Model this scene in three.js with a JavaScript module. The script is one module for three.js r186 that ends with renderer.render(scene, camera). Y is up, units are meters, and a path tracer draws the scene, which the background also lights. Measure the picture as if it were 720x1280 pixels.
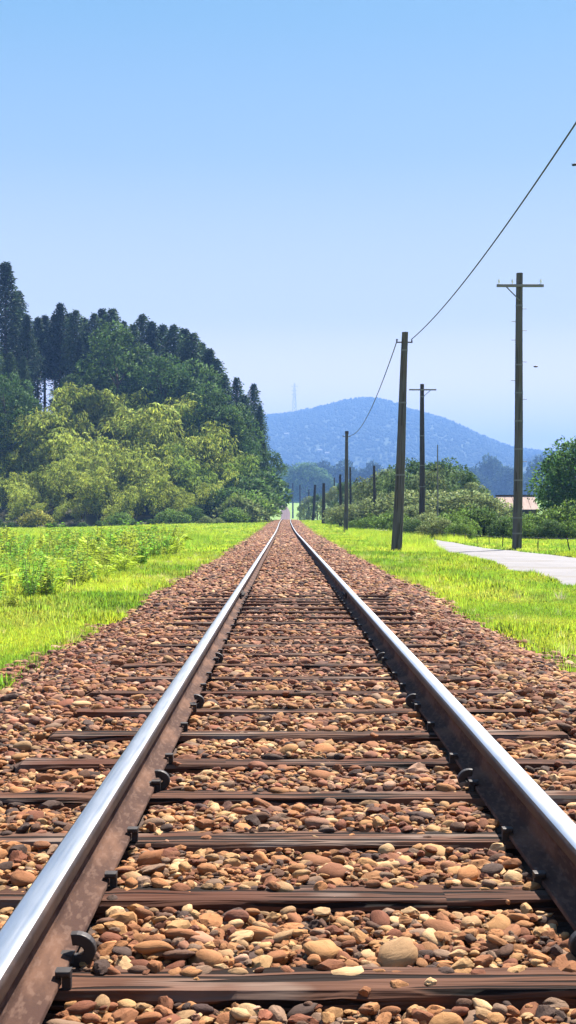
import * as THREE from 'three';
import { mergeGeometries, mergeVertices, toCreasedNormals } from 'three/addons/utils/BufferGeometryUtils.js';

// ------------------------------------------------------------------ camera, sky, sun, exposure
const scene = new THREE.Scene();
const camera = new THREE.PerspectiveCamera(43.6, 9 / 16, 0.1, 12000);
camera.position.set(0, 1.0, 0);
camera.lookAt(0.3125, 1.5625, -100);                        // a level phone at about knee height above the rails
const SUN = new THREE.Vector3(0.31, 0.79, -0.53).normalize();
{
  const W = 512, H = 256, data = new Float32Array(W * H * 4), v = new THREE.Vector3();
  const stops = [[0, 0.64, 0.53, 0.43], [0.06, 0.64, 0.52, 0.41], [0.105, 0.53, 0.43, 0.34], [0.154, 0.28, 0.275, 0.255], [0.274, 0.125, 0.18, 0.23], [0.37, 0.068, 0.142, 0.21], [0.7, 0.0343, 0.0857, 0.1714], [1.01, 0.0257, 0.0643, 0.1414]];
  for (let r = 0; r < H; r++) for (let c = 0; c < W; c++) {
    const el = ((r + .5) / H - .5) * Math.PI, az = ((c + .5) / W - .5) * 2 * Math.PI;
    v.set(Math.cos(az) * Math.cos(el), Math.sin(el), Math.sin(az) * Math.cos(el));
    const y = Math.max(0, v.y); let k = 0; while (stops[k + 1][0] < y) k++;
    const a = stops[k], b = stops[k + 1], t = (y - a[0]) / (b[0] - a[0]);
    const glow = .06 * Math.pow(Math.max(0, v.dot(SUN)), 6);      // thin haze brightens the air round the sun
    for (let q = 0; q < 3; q++) data[(r * W + c) * 4 + q] = a[q + 1] + (b[q + 1] - a[q + 1]) * t + glow;
    data[(r * W + c) * 4 + 3] = 1;
  }
  const sky = new THREE.DataTexture(data, W, H, THREE.RGBAFormat, THREE.FloatType);
  sky.mapping = THREE.EquirectangularReflectionMapping; sky.magFilter = THREE.LinearFilter; sky.needsUpdate = true;
  scene.background = sky; scene.environment = sky;
}
const sun = new THREE.DirectionalLight(new THREE.Color(1, .95, .86), 5);
sun.name = 'sun'; sun.position.copy(SUN).multiplyScalar(200); sun.castShadow = true;
sun.shadow.mapSize.set(4096, 4096); Object.assign(sun.shadow.camera, { left: -120, right: 120, top: 120, bottom: -120, near: 1, far: 600 });
scene.add(sun, sun.target);
const renderer = new THREE.WebGLRenderer({ antialias: true });
renderer.toneMapping = THREE.LinearToneMapping; renderer.toneMappingExposure = 3.5; renderer.shadowMap.enabled = true;
scene.fog = new THREE.FogExp2(new THREE.Color(.235, .46, 1), 0.00039);

// ------------------------------------------------------------------ helpers
const V = (x, y, z) => new THREE.Vector3(x, y, z);
function rng(seed) { let s = seed >>> 0; return () => { s = (s + 0x6d2b79f5) | 0; let t = Math.imul(s ^ (s >>> 15), 1 | s); t = (t + Math.imul(t ^ (t >>> 7), 61 | t)) ^ t; return ((t ^ (t >>> 14)) >>> 0) / 4294967296; }; }
const lerp = THREE.MathUtils.lerp, clamp = THREE.MathUtils.clamp, sstep = (a, b, x) => { const t = clamp((x - a) / (b - a), 0, 1); return t * t * (3 - 2 * t); };
const hash2 = (x, y, s = 0) => { let h = Math.imul(x | 0, 374761393) ^ Math.imul(y | 0, 668265263) ^ Math.imul(s + 11, 974634211); h = Math.imul(h ^ (h >>> 13), 1274126177); return ((h ^ (h >>> 16)) >>> 0) / 4294967296; };
function vnoise(x, y, s = 0, px = 0, py = 0) {                  // value noise, periodic when px, py are given
  const ix = Math.floor(x), iy = Math.floor(y), fx = x - ix, fy = y - iy, u = fx * fx * (3 - 2 * fx), w = fy * fy * (3 - 2 * fy);
  const m = (a, p) => (p ? ((a % p) + p) % p : a), h = (i, j) => hash2(m(ix + i, px), m(iy + j, py), s);
  return lerp(lerp(h(0, 0), h(1, 0), u), lerp(h(0, 1), h(1, 1), u), w);
}
function fbm(x, y, s = 0, oct = 4, px = 0, py = 0) { let a = .5, t = 0, n = 0; for (let i = 0; i < oct; i++) { t += a * vnoise(x, y, s + i * 7, px, py); n += a; a *= .5; x *= 2; y *= 2; px *= 2; py *= 2; } return t / n; }
function curve(pts) { return (x) => { if (x <= pts[0][0]) return pts[0][1]; for (let i = 1; i < pts.length; i++) if (x <= pts[i][0]) { const a = pts[i - 1], b = pts[i]; return lerp(a[1], b[1], sstep(a[0], b[0], x)); } return pts[pts.length - 1][1]; }; }
function polyline(pts) { return (x) => { if (x <= pts[0][0]) return pts[0][1]; for (let i = 1; i < pts.length; i++) if (x <= pts[i][0]) { const a = pts[i - 1], b = pts[i]; return lerp(a[1], b[1], (x - a[0]) / (b[0] - a[0])); } return pts[pts.length - 1][1]; }; }
function tex(W, H, f, srgb, repeat = [1, 1]) {                  // f(u, v) -> [r, g, b] in 0..1 or a grey value
  const d = new Uint8Array(W * H * 4);
  for (let j = 0; j < H; j++) for (let i = 0; i < W; i++) { const c = f(i / W, j / H), o = (j * W + i) * 4; for (let q = 0; q < 3; q++) d[o + q] = clamp(255 * (c.length ? c[q] : c), 0, 255); d[o + 3] = 255; }
  const t = new THREE.DataTexture(d, W, H); t.magFilter = THREE.LinearFilter; t.minFilter = THREE.LinearFilter; t.wrapS = t.wrapT = THREE.RepeatWrapping; t.repeat.set(...repeat); if (srgb) t.colorSpace = THREE.SRGBColorSpace; t.needsUpdate = true; return t;
}
const lin = (r, g, b) => new THREE.Color().setRGB(r, g, b);
const toS = (c) => c.map((x) => (x <= .0031308 ? 12.92 * x : 1.055 * Math.pow(x, 1 / 2.4) - .055));
const mix3 = (a, b, t) => [lerp(a[0], b[0], t), lerp(a[1], b[1], t), lerp(a[2], b[2], t)];
const std = (o) => new THREE.MeshStandardMaterial({ roughness: .9, ...o });
const counts = {};
const numbered = (n) => { const k = counts[n] = (counts[n] ?? -1) + 1; return k ? `${n}_${String(k).padStart(3, '0')}` : n; };
function tag(o, label, category, group, kind) { o.userData = { label, category }; if (group) o.userData.group = group; if (kind) o.userData.kind = kind; return o; }
function thing(name, label, category, group, pos = [0, 0, 0]) { const g = new THREE.Group(); g.name = numbered(name); tag(g, label, category, group); g.position.set(...pos); scene.add(g); return g; }
function mesh(name, geo, mat, parent) { const m = new THREE.Mesh(geo, mat); m.name = parent ? name : numbered(name); m.castShadow = m.receiveShadow = true; (parent ?? scene).add(m); return m; }
function structure(name, geo, mat, label) { const m = mesh(name, geo, mat); m.userData = { kind: 'structure', label }; return m; }
function place(src, name, pos, rot, scale, label, category, group) { const c = src.clone(); c.name = numbered(name); c.position.set(...pos); c.rotation.set(0, rot, 0); if (scale.length) c.scale.set(...scale); else c.scale.setScalar(scale); c.userData = { label, category, group }; scene.add(c); return c; }
const CAM_F = 1600, survey = (px, d) => ((px - 355) / CAM_F) * d;          // survey reading (photo column, distance) -> metres across
const heightAt = (py, d) => 1 + ((649 - py) / CAM_F) * d;                    // survey reading (photo row, distance) -> metres up
function box(w, h, l, x = 0, y = 0, z = 0) { return new THREE.BoxGeometry(w, h, l).translate(x, y, z); }
function bar(a, b, r0, r1 = r0, seg = 8) { const d = b.clone().sub(a), g = new THREE.CylinderGeometry(r1, r0, d.length(), seg, 1); g.translate(0, d.length() / 2, 0).applyQuaternion(new THREE.Quaternion().setFromUnitVectors(V(0, 1, 0), d.normalize())).translate(a.x, a.y, a.z); return g; }
function roundedBox(w, h, l, b) { const s = new THREE.Shape(); s.moveTo(-w / 2 + b, -h / 2 + b); s.lineTo(w / 2 - b, -h / 2 + b); s.lineTo(w / 2 - b, h / 2 - b); s.lineTo(-w / 2 + b, h / 2 - b); s.closePath(); return new THREE.ExtrudeGeometry(s, { depth: l - 2 * b, bevelEnabled: true, bevelThickness: b, bevelSize: b, bevelSegments: 2 }).translate(0, 0, -l / 2 + b); }

// ------------------------------------------------------------------ lie of the land (d = metres ahead of the camera, z = -d)
const TX = .0965, RAIL_TOP = .285, SLEEPER_TOP = .145;
const trackY = curve([[60, 0], [188, .74], [300, -1.2], [470, -1.0], [560, 1.3], [700, 7.8], [820, 12.3], [1000, 13]]);
const trackX = curve([[120, TX], [195, .38], [560, .5], [620, .9], [700, -.6], [820, -9], [1000, -40]]);
function ground(x, d) {
  const side = Math.abs(x - trackX(clamp(d, 0, 1000)));
  const f = d < 330 ? 1 - sstep(7, 26, side) : 1;
  let y = trackY(d) * f;
  y += 13 * sstep(-6, -30, x) * sstep(143, 190, d) * (1 - sstep(260, 380, d));
  y += 3 * sstep(60, 200, Math.abs(x)) * sstep(150, 400, d);
  if (d > 900) y = lerp(y, 4, sstep(1000, 1500, d));
  y += (.05 * (fbm(x * .6, d * .6, 3, 3) - .5)) * sstep(2.1, 3, side);
  return y;
}

// ------------------------------------------------------------------ textures and materials
const T = {};
T.grain = tex(256, 256, (u, v) => .55 + .45 * fbm(u * 24, v * 24, 5, 4, 24, 24) + .18 * (hash2(u * 256, v * 256, 8) - .5), false);
T.speckle = tex(256, 256, (u, v) => { const n = fbm(u * 6, v * 6, 21, 4, 6, 6), h = hash2(u * 256, v * 256, 4), b = .80 + .34 * (n - .5) + .16 * (h - .5); return toS([b, b * (.97 + .05 * n), b * (.94 + .1 * n)]); }, true);
const woodF = (u, v, s) => { const w = v * 40 + 2.5 * fbm(u * 8, v * 4, s, 3, 8, 4), g = fbm(u * 10, w, s + 2, 3, 10, 0), crack = sstep(.64, .72, vnoise(u * 7, v * 34 + vnoise(u * 12, v * 6, s + 5) * 1.4, s + 4)); return [g, crack]; };
T.sleeper = tex(1024, 256, (u, v) => { const [g, c] = woodF(u, v, 31), st = fbm(u * 9, v * 3, 77, 4, 9, 3); let k = mix3([.045, .022, .015], [.15, .085, .058], g); k = mix3(k, [.20, .165, .14], sstep(.5, .72, st) * .75); k = mix3(k, [.10, .036, .018], sstep(.55, .8, fbm(u * 4, v * 3, 91, 3, 4, 3)) * .6); k = mix3(k, [.008, .005, .004], c * .95); return toS(k); }, true);
T.sleeperBump = tex(1024, 256, (u, v) => { const [g, c] = woodF(u, v, 31); return .75 * g * .6 + .4 - .4 * c; }, false);
T.rust = tex(512, 512, (u, v) => { const n = fbm(u * 5, v * 5, 41, 5, 5, 5), m = fbm(u * 30, v * 30, 43, 3, 30, 30); let k = mix3([.05, .024, .017], [.115, .058, .037], sstep(.3, .72, n)); k = mix3(k, [.16, .095, .07], .35 * sstep(.5, .75, m)); return toS(k); }, true);
T.steelRough = tex(256, 512, (u, v) => (.76 + .2 * (fbm(u * 40, v * 3, 51, 3, 40, 3) - .5)) + .22 * (fbm(u * 4, v * 5, 57, 4, 4, 5) - .5), false);
T.concrete = tex(1024, 1024, (u, v) => { const n = fbm(u * 7, v * 7, 61, 5, 7, 7), h = hash2(u * 1024, v * 1024, 62), p = sstep(.6, .72, fbm(u * 3, v * 3, 66, 4, 3, 3)), cr = 1 - sstep(.0, .012, Math.abs(fbm(u * 4, v * 4, 69, 4, 4, 4) - .5)); let k = mix3([.145, .134, .137], [.21, .193, .198], n); k = mix3(k, [.14, .12, .10], p * .6); k = k.map((c) => c + .06 * (h - .5)); return toS(mix3(k, [.12, .10, .09], cr * .6)); }, true);
T.turf = tex(512, 512, (u, v) => { const n = fbm(u * 6, v * 6, 81, 5, 6, 6), h = hash2(u * 512, v * 512, 82), s = sstep(.66, .8, fbm(u * 11, v * 11, 86, 3, 11, 11)); let k = mix3([.11, .20, .012], [.23, .34, .024], n); k = mix3(k, [.26, .22, .11], s * .5); return toS(k.map((c) => c * (.7 + .6 * h))); }, true);
T.gritSoil = tex(512, 512, (u, v) => { const n = fbm(u * 16, v * 16, 83, 4, 16, 16), h = hash2(u * 512, v * 512, 84); return toS(mix3([.025, .014, .009], [.11, .06, .038], n).map((c) => c * (.6 + .8 * h))); }, true);
T.poleWood = tex(256, 1024, (u, v) => { const g = fbm(u * 34 + 1.5 * fbm(u * 4, v * 8, 71, 2, 4, 8), v * 6, 72, 4, 0, 6), c = sstep(.66, .72, vnoise(u * 30, v * 5, 75)), st = fbm(u * 3, v * 7, 78, 4, 3, 7); let k = mix3([.035, .033, .034], [.10, .096, .096], g); k = mix3(k, [.075, .052, .04], sstep(.5, .75, st) * .5); return toS(mix3(k, [.03, .025, .02], c * .8)); }, true);
T.roof = tex(256, 256, (u, v) => { const n = fbm(u * 4, v * 5, 95, 4, 4, 5); return toS(mix3([.20, .085, .05], [.33, .22, .17], n)); }, true);
T.bark = tex(128, 256, (u, v) => toS(mix3([.04, .028, .02], [.14, .10, .075], fbm(u * 20, v * 5, 99, 4, 20, 5))), true);
const M = {
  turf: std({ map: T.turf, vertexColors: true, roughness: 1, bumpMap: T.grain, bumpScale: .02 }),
  bed: std({ map: T.gritSoil, roughness: 1, bumpMap: T.grain, bumpScale: .02 }),
  sleeper: [0, 1, 2].map((k) => { const m = T.sleeper.clone(), b = T.sleeperBump.clone(); m.offset.set(k * .37, k * .31); b.offset.copy(m.offset); return new THREE.MeshPhysicalMaterial({ map: m, bumpMap: b, bumpScale: .012, roughness: .92, specularIntensity: .25, color: [lin(.95, .85, .8), lin(.7, .58, .54), lin(.88, .72, .64)][k] }); }),
  rust: new THREE.MeshPhysicalMaterial({ map: T.rust, bumpMap: T.grain, bumpScale: .003, roughness: .9, specularIntensity: .3 }),
  steel: std({ color: lin(.56, .55, .56), metalness: 1, roughness: .44, roughnessMap: T.steelRough }),
  headSide: std({ color: lin(.5, .5, .5), map: T.rust, metalness: .45, roughness: .55, bumpMap: T.grain, bumpScale: .0006 }),
  iron: std({ color: lin(.035, .028, .027), metalness: .5, roughness: .55, bumpMap: T.grain, bumpScale: .002 }),
  road: std({ map: T.concrete, roughness: .92, bumpMap: T.grain, bumpScale: .006 }),
  pole: std({ map: T.poleWood, roughness: .95, bumpMap: T.grain, bumpScale: .004 }),
  darkPole: std({ map: T.poleWood, color: lin(.5, .42, .4), roughness: .95 }),
  metal: std({ color: lin(.12, .125, .13), metalness: .7, roughness: .5 }),
  porcelain: std({ color: lin(.72, .72, .70), roughness: .3 }),
  wire: std({ color: lin(.03, .03, .035), roughness: .6 }),
  bark: std({ map: T.bark, roughness: 1, bumpMap: T.bark, bumpScale: .02 }),
  culm: std({ color: lin(.17, .20, .07), roughness: .6 }),
  roof: std({ map: T.roof, roughness: .75 }), board: std({ map: T.poleWood, color: lin(1.2, 1.05, .9), roughness: .95 }),
  white: std({ color: lin(.42, .42, .40) }), tile: std({ color: lin(.12, .13, .16), roughness: .6 }), glass: std({ color: lin(.03, .04, .05), roughness: .1 }),
};
const leafMat = (r, g, b, through = .45) => new THREE.MeshPhysicalMaterial({ color: lin(r, g, b), vertexColors: true, roughness: 1, specularIntensity: .25, transmission: through, thickness: 0, side: THREE.DoubleSide });
M.cedar = leafMat(.034, .062, .034, .25); M.broad = leafMat(.075, .14, .03, .35); M.bamboo = leafMat(.37, .44, .07, .42); M.shrub = leafMat(.15, .25, .04, .42); M.greyShrub = leafMat(.20, .25, .085, .42); M.rightTree = leafMat(.075, .15, .034, .38);
M.hinoki = leafMat(.055, .10, .04, .3); M.yellowShrub = leafMat(.30, .30, .05, .42); M.grass = leafMat(.385, .53, .032, .5); M.weed = leafMat(.33, .48, .045, .48); M.palm = leafMat(.11, .17, .055, .4);

// ------------------------------------------------------------------ ground sheet
{
  const xs = [], ds = [];
  for (let x = 0; x < 10; x += .35) xs.push(x); for (let x = 10; x < 60; x += 2) xs.push(x); for (let x = 60; x < 300; x += 20) xs.push(x); for (let x = 300; x <= 4200; x += 300) xs.push(x);
  const X = [...xs.slice(1).map((x) => -x).reverse(), ...xs];
  for (let d = -30; d < 60; d += .5) ds.push(d); for (let d = 60; d < 260; d += 2.5) ds.push(d); for (let d = 260; d < 1100; d += 10) ds.push(d); for (let d = 1100; d <= 5600; d += 250) ds.push(d);
  const p = [], uv = [], col = [], idx = [];
  for (const d of ds) for (const x of X) {
    const roadHere = x > 3.4 && x < 9 && d > -30 && d < 75;
    p.push(x, ground(x, d) - (Math.abs(x - trackX(d)) < 1.7 ? .02 : 0) - (roadHere ? .0 : 0), -d); uv.push(x / 3, d / 3);
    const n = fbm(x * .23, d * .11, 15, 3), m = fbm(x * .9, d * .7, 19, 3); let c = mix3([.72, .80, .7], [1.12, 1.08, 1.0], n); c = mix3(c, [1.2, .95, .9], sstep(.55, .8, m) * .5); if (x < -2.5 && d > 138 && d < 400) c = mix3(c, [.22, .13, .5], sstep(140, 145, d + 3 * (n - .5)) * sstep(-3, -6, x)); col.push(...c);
  }
  const w = X.length;
  for (let j = 0; j + 1 < ds.length; j++) for (let i = 0; i + 1 < w; i++) { const a = j * w + i; idx.push(a, a + 1, a + w, a + 1, a + w + 1, a + w); }
  const g = new THREE.BufferGeometry(); g.setAttribute('position', new THREE.Float32BufferAttribute(p, 3)); g.setAttribute('uv', new THREE.Float32BufferAttribute(uv, 2)); g.setAttribute('color', new THREE.Float32BufferAttribute(col, 3)); g.setIndex(idx); g.computeVertexNormals();
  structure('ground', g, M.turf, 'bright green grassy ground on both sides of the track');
}

// ------------------------------------------------------------------ concrete lane beside the track
const roadL = polyline([[-30, 3.7], [10, 3.85], [17.6, 4.05], [28, 4.4], [43, 4.85], [52, 5.3], [120, 6.6]]), roadR = polyline([[-30, 7.6], [17, 7.9], [33, 7.6], [43, 6.95], [52, 7.1], [120, 8.6]]);
{
  const p = [], uv = [], idx = [], n = 9; let rows = 0;
  for (let d = -30; d <= 120; d += .5, rows++) for (let i = 0; i < n; i++) {
    const wob = (i === 0 ? 1 : i === n - 1 ? -1 : 0) * .7 * (fbm(d * .7, i, 23, 4) - .35), x = lerp(roadL(d), roadR(d), i / (n - 1)) + wob;
    p.push(x, Math.max(ground(x, d), ground(x + .2, d), ground(x - .2, d)) + (i === 0 || i === n - 1 ? .006 : .035), -d); uv.push(x / 4, d / 4);
  }
  for (let j = 0; j + 1 < rows; j++) for (let i = 0; i + 1 < n; i++) { const a = j * n + i; idx.push(a, a + 1, a + n, a + 1, a + n + 1, a + n); }
  const g = new THREE.BufferGeometry(); g.setAttribute('position', new THREE.Float32BufferAttribute(p, 3)); g.setAttribute('uv', new THREE.Float32BufferAttribute(uv, 2)); g.setIndex(idx); g.computeVertexNormals();
  structure('road', g, M.road, 'pale concrete lane running beside the railway');
}

// ------------------------------------------------------------------ far mountains
let onSlope;
{
  const ridge = polyline([[-700, 262], [-420, 262], [-200, 266], [-33, 272], [4, 276], [39, 283], [77, 289], [114, 298], [158, 311], [223, 318], [252, 313], [273, 307], [332, 285], [409, 263], [470, 230], [547, 195], [580, 186], [667, 173], [798, 167], [886, 160], [1200, 140], [1900, 100]]);   // across at the ridge -> height
  const build = (name, D0, D1, D2, x0, x1, hf, label, seed, nx, nd) => {
    const p = [], idx = [], uv = [], pts = [];
    for (let j = 0; j <= nd; j++) for (let i = 0; i <= nx; i++) {
      const d = lerp(D0, D2, j / nd), x = lerp(x0, x1, i / nx), s = d < D1 ? sstep(D0 - 200, D1, d) : 1 - .8 * sstep(D1, D2 + 300, d);
      const gully = 1 - .22 * (1 - s) * Math.abs(2 * fbm(x * .006, d * .0035, seed, 3) - 1) * 2, y = hf(x, d) * s * gully + 5 * (fbm(x * .02, d * .02, seed + 4, 3) - .5) - 3 * (1 - s);
      p.push(x, y, -d); uv.push(x / 30, d / 30); pts.push([x, y, d, s]);
    }
    for (let j = 0; j < nd; j++) for (let i = 0; i < nx; i++) { const a = j * (nx + 1) + i; idx.push(a, a + 1, a + nx + 1, a + 1, a + nx + 2, a + nx + 1); }
    const g = new THREE.BufferGeometry(); g.setAttribute('position', new THREE.Float32BufferAttribute(p, 3)); g.setAttribute('uv', new THREE.Float32BufferAttribute(uv, 2)); g.setIndex(idx); g.computeVertexNormals();
    structure(name, g, std({ color: lin(.045, .07, .03), roughness: 1 }), label);
    return pts;
  };
  const mountainY = (x, d) => { const s = sstep(1700, 3500, d); return (ridge(x) + 3) * s * (1 - .22 * (1 - s) * Math.abs(2 * fbm(x * .006, d * .0035, 101, 3) - 1) * 2) + 5 * (fbm(x * .02, d * .02, 105, 3) - .5) - 3 * (1 - s); };
  onSlope = (px, py) => { for (let d = 1950; d < 3400; d += 10) { const x = survey(px, d); if (mountainY(x, d) > heightAt(py, d)) return [x, mountainY(x, d), d]; } };
  const a = build('mountain', 1900, 3500, 4600, -1200, 1900, (x) => ridge(x) + 3, 'long blue hazy forested mountain behind the valley', 101, 124, 54);
  const b = build('hill', 1500, 2150, 2700, 300, 1500, (x) => polyline([[300, 20], [340, 45], [380, 78], [430, 106], [480, 116], [600, 112], [800, 140], [1500, 150]])(x), 'dark blue wooded spur in front of the mountain', 131, 48, 24);
  // the woods on them: one mass at this distance
  const blob = new THREE.IcosahedronGeometry(1, 1), bp = blob.attributes.position;
  for (let i = 0; i < bp.count; i++) { const v = V().fromBufferAttribute(bp, i), k = .9 + .2 * hash2(Math.round(v.x * 50), Math.round(v.y * 50) * 31 + Math.round(v.z * 50), 3); bp.setXYZ(i, v.x * k, v.y * k * (v.y > 0 ? 1.35 : 1), v.z * k); } blob.computeVertexNormals();
  const R = rng(5), mat = std({ color: lin(1, 1, 1), roughness: 1 }), list = [];
  const add = (pts, nx, n, keep) => { for (let k = 0; k < n; k++) { const i = Math.floor(R() * nx), j = Math.floor(R() * (pts.length / (nx + 1) - 1)), p0 = pts[j * (nx + 1) + i], p1 = pts[j * (nx + 1) + i + 1], p2 = pts[(j + 1) * (nx + 1) + i], u = R(), v = R(); if (!keep(p0)) continue; list.push([p0[0] + (p1[0] - p0[0]) * u, p0[1] + (p1[1] - p0[1]) * u + (p2[1] - p0[1]) * v, p0[2] + (p2[2] - p0[2]) * v]); } };
  add(a, 124, 120000, (p) => p[2] < 3750 && p[0] > -420 && p[0] < 1100); add(b, 48, 14000, (p) => p[2] < 2350 && p[0] < 900);
  const im = new THREE.InstancedMesh(blob, mat, list.length), m4 = new THREE.Matrix4(), q = new THREE.Quaternion();
  list.forEach(([x, y, d], k) => { const s = 2.3 + R() * 2.6, tall = R() < .3 ? 1.7 : 1; q.setFromAxisAngle(V(0, 1, 0), R() * 6.3); im.setMatrixAt(k, m4.compose(V(x, y + s * .5, -d), q, V(s * (tall > 1 ? .7 : 1), s * tall * .72, s * (tall > 1 ? .7 : 1)))); const c = .85 + .3 * R(); im.setColorAt(k, lin(.035 * c * (.85 + .3 * R()), .062 * c, .025 * c)); });
  im.name = 'hillside_woods'; im.userData = { label: 'far-off woods covering the blue mountain slopes', category: 'woods', kind: 'stuff' }; scene.add(im);
}

// ------------------------------------------------------------------ sleepers
const R0 = rng(77);
const sleeperAt = [1.78, 2.32, 2.87, 3.39, 3.92, 4.47, 5.07, 5.68, 6.3, 6.86, 7.5, 8.08, 8.68, 9.28, 9.9, 10.52, 11.15, 11.76, 12.36, 12.9, 13.32, 13.72, 14.3];
while (sleeperAt[sleeperAt.length - 1] < 175) sleeperAt.push(sleeperAt[sleeperAt.length - 1] + .6 + (R0() - .5) * .06);
const SLW = .155, SLL = 2.1;
const sleepers = sleeperAt.map((d, i) => {
  const proud = d > 10 && d < 16 ? .005 : 0, sunk = d < 10 ? 0 : d > 16 ? .012 + .028 * R0() : 0;
  return { d: d + SLW / 2, yaw: (R0() - .5) * .018, len: SLL + (R0() - .5) * .07, dx: (R0() - .5) * .06, y: trackY(d) + SLEEPER_TOP - sunk + proud, x: trackX(d) };
});
function sleeperGeo(seed, seg) {
  const g = new THREE.BoxGeometry(SLL, .14, SLW, seg, 3, 8), p = g.attributes.position, n = g.attributes.normal, uv = g.attributes.uv;
  for (let i = 0; i < p.count; i++) {
    let x = p.getX(i), y = p.getY(i), z = p.getZ(i); const top = y > .06, edge = Math.abs(z) > SLW / 2 - .002, end = Math.abs(x) > SLL / 2 - .002;
    uv.setXY(i, x / 2.2 + .5, (Math.abs(n.getY(i)) > .5 ? z : y + .4) * 2.4 + .5);
    if (top) y -= .006 * fbm(x * 5, z * 20, seed, 3) + (edge ? .006 + .014 * Math.pow(fbm(x * 4, seed, seed + 3, 3), 2) * 2 : 0) + (end ? .01 + .012 * vnoise(z * 30, x, seed) : 0);
    if (edge) z -= Math.sign(z) * (.004 + .012 * fbm(x * 3.5 + 9, y * 12, seed + 7, 3));
    if (end) x -= Math.sign(x) * .03 * vnoise(z * 22, y * 20, seed + 9);
    p.setXYZ(i, x, y - .07, z);
  }
  const m = mergeVertices(g.deleteAttribute('normal') && g, 1e-4); m.computeVertexNormals(); return m.toNonIndexed ? creased(m) : m;
}
function creased(g) { const h = g.index ? g.toNonIndexed() : g; h.deleteAttribute('normal'); h.computeVertexNormals(); return h; }
const sleeperGeos = [1, 2, 3, 4, 5].map((s) => sleeperGeo(s * 13, 56)), sleeperFar = [1, 2].map((s) => sleeperGeo(s * 29, 12));
const spikeGeo = mergeGeometries([box(.016, .026, .016, 0, .004, 0), roundedBox(.028, .012, .03, .004).translate(.006, .02, 0)].map((g) => creased(g)));
sleepers.forEach((s, i) => {
  if (s.d > 66) return;
  const near = s.d < 16, m = mesh('railway_sleeper', near ? sleeperGeos[i % 5] : sleeperFar[i % 2], M.sleeper[i * 2 % 3]);
  m.position.set(s.x + s.dx, s.y, -s.d); m.rotation.y = s.yaw + (i % 2 ? Math.PI : 0); m.scale.x = s.len / SLL;
  let label = 'weathered brown wooden sleeper lying half sunk in the brown track ballast', group = 'wooden railway sleepers across the track';
  if (s.d > 12.2 && s.d < 14) { label = 'weathered wooden sleeper set close to its neighbour under the bolted rail joint'; group = 'sleepers under the rail joint'; }
  tag(m, label, 'sleeper', group);
  if (s.d < 20) for (const side of [-1, 1]) for (const e of [-1, 1]) {                  // dog spikes hold the rail foot
    const k = mesh('spike', spikeGeo, M.iron, m), wx = s.x + side * .566 + e * .072; let lx = (wx - s.x - s.dx) * (i % 2 ? -1 : 1);
    k.position.set(lx / m.scale.x, .006, (e * side) * .045); k.rotation.y = (i % 2 ? Math.PI : 0) + (e > 0 ? Math.PI : 0);
  }
});
{
  const far = sleepers.filter((s) => s.d > 66), im = new THREE.InstancedMesh(sleeperFar[0], M.sleeper[0], far.length), m4 = new THREE.Matrix4(), q = new THREE.Quaternion();
  far.forEach((s, k) => im.setMatrixAt(k, m4.compose(V(s.x + s.dx, s.y, -s.d), q.setFromAxisAngle(V(0, 1, 0), s.yaw), V(1, 1, 1))));
  im.name = 'far_sleepers'; im.userData = { label: 'wooden sleepers of the track far off towards the trees', category: 'sleepers', kind: 'stuff' }; scene.add(im);
}

// ------------------------------------------------------------------ rails
function sweep(profile, d0, d1, step, off, closed, vScale = 1) {     // profile: [x, y] round the section; swept along the line of the track
  const p = [], uv = [], idx = []; let rows = 0; const n = profile.length; let len = [0]; for (let i = 1; i < n; i++) len.push(len[i - 1] + Math.hypot(profile[i][0] - profile[i - 1][0], profile[i][1] - profile[i - 1][1]));
  const ds = []; for (let d = d0; d < d1 - 1e-6; d += step) ds.push(d); ds.push(d1);
  for (const d of ds) { rows++; const wob = .004 * (fbm(d * .35, off * 3, 8, 2) - .5); for (let i = 0; i < n; i++) { p.push(trackX(d) + off + profile[i][0] + wob, trackY(d) + profile[i][1], -d); uv.push(len[i] * 4 * vScale, d * 1.2); } }
  for (let j = 0; j + 1 < rows; j++) for (let i = 0; i + 1 < n; i++) { const a = j * n + i; idx.push(a, a + n, a + 1, a + 1, a + n, a + n + 1); }
  const g = new THREE.BufferGeometry(); g.setAttribute('position', new THREE.Float32BufferAttribute(p, 3)); g.setAttribute('uv', new THREE.Float32BufferAttribute(uv, 2)); g.setIndex(idx); return creasedBy(g);
}
function creasedBy(g) { return mergeVertices(g, 1e-5), g.computeVertexNormals(), g; }
const B = SLEEPER_TOP + .004, Tp = RAIL_TOP;
const top = [[.026, Tp - .004], [.021, Tp - .0015], [.012, Tp - .0002], [0, Tp], [-.012, Tp - .0002], [-.021, Tp - .0015], [-.026, Tp - .004]];
const headSide = (s) => [[s * .026, Tp - .004], [s * .0305, Tp - .008], [s * .032, Tp - .014], [s * .032, Tp - .031], [s * .031, Tp - .034]];
const lower = (s) => [[s * .031, Tp - .034], [s * .012, Tp - .042], [s * .0085, Tp - .054], [s * .0075, Tp - .075], [s * .009, B + .034], [s * .016, B + .024], [s * .036, B + .017], [s * .058, B + .011], [s * .061, B + .009], [s * .061, B]];
const flip = (a) => a.slice().reverse();
const flat = (pts) => pts.flatMap((q, i) => (i && i < pts.length - 1 ? [q] : [q]));
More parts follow.
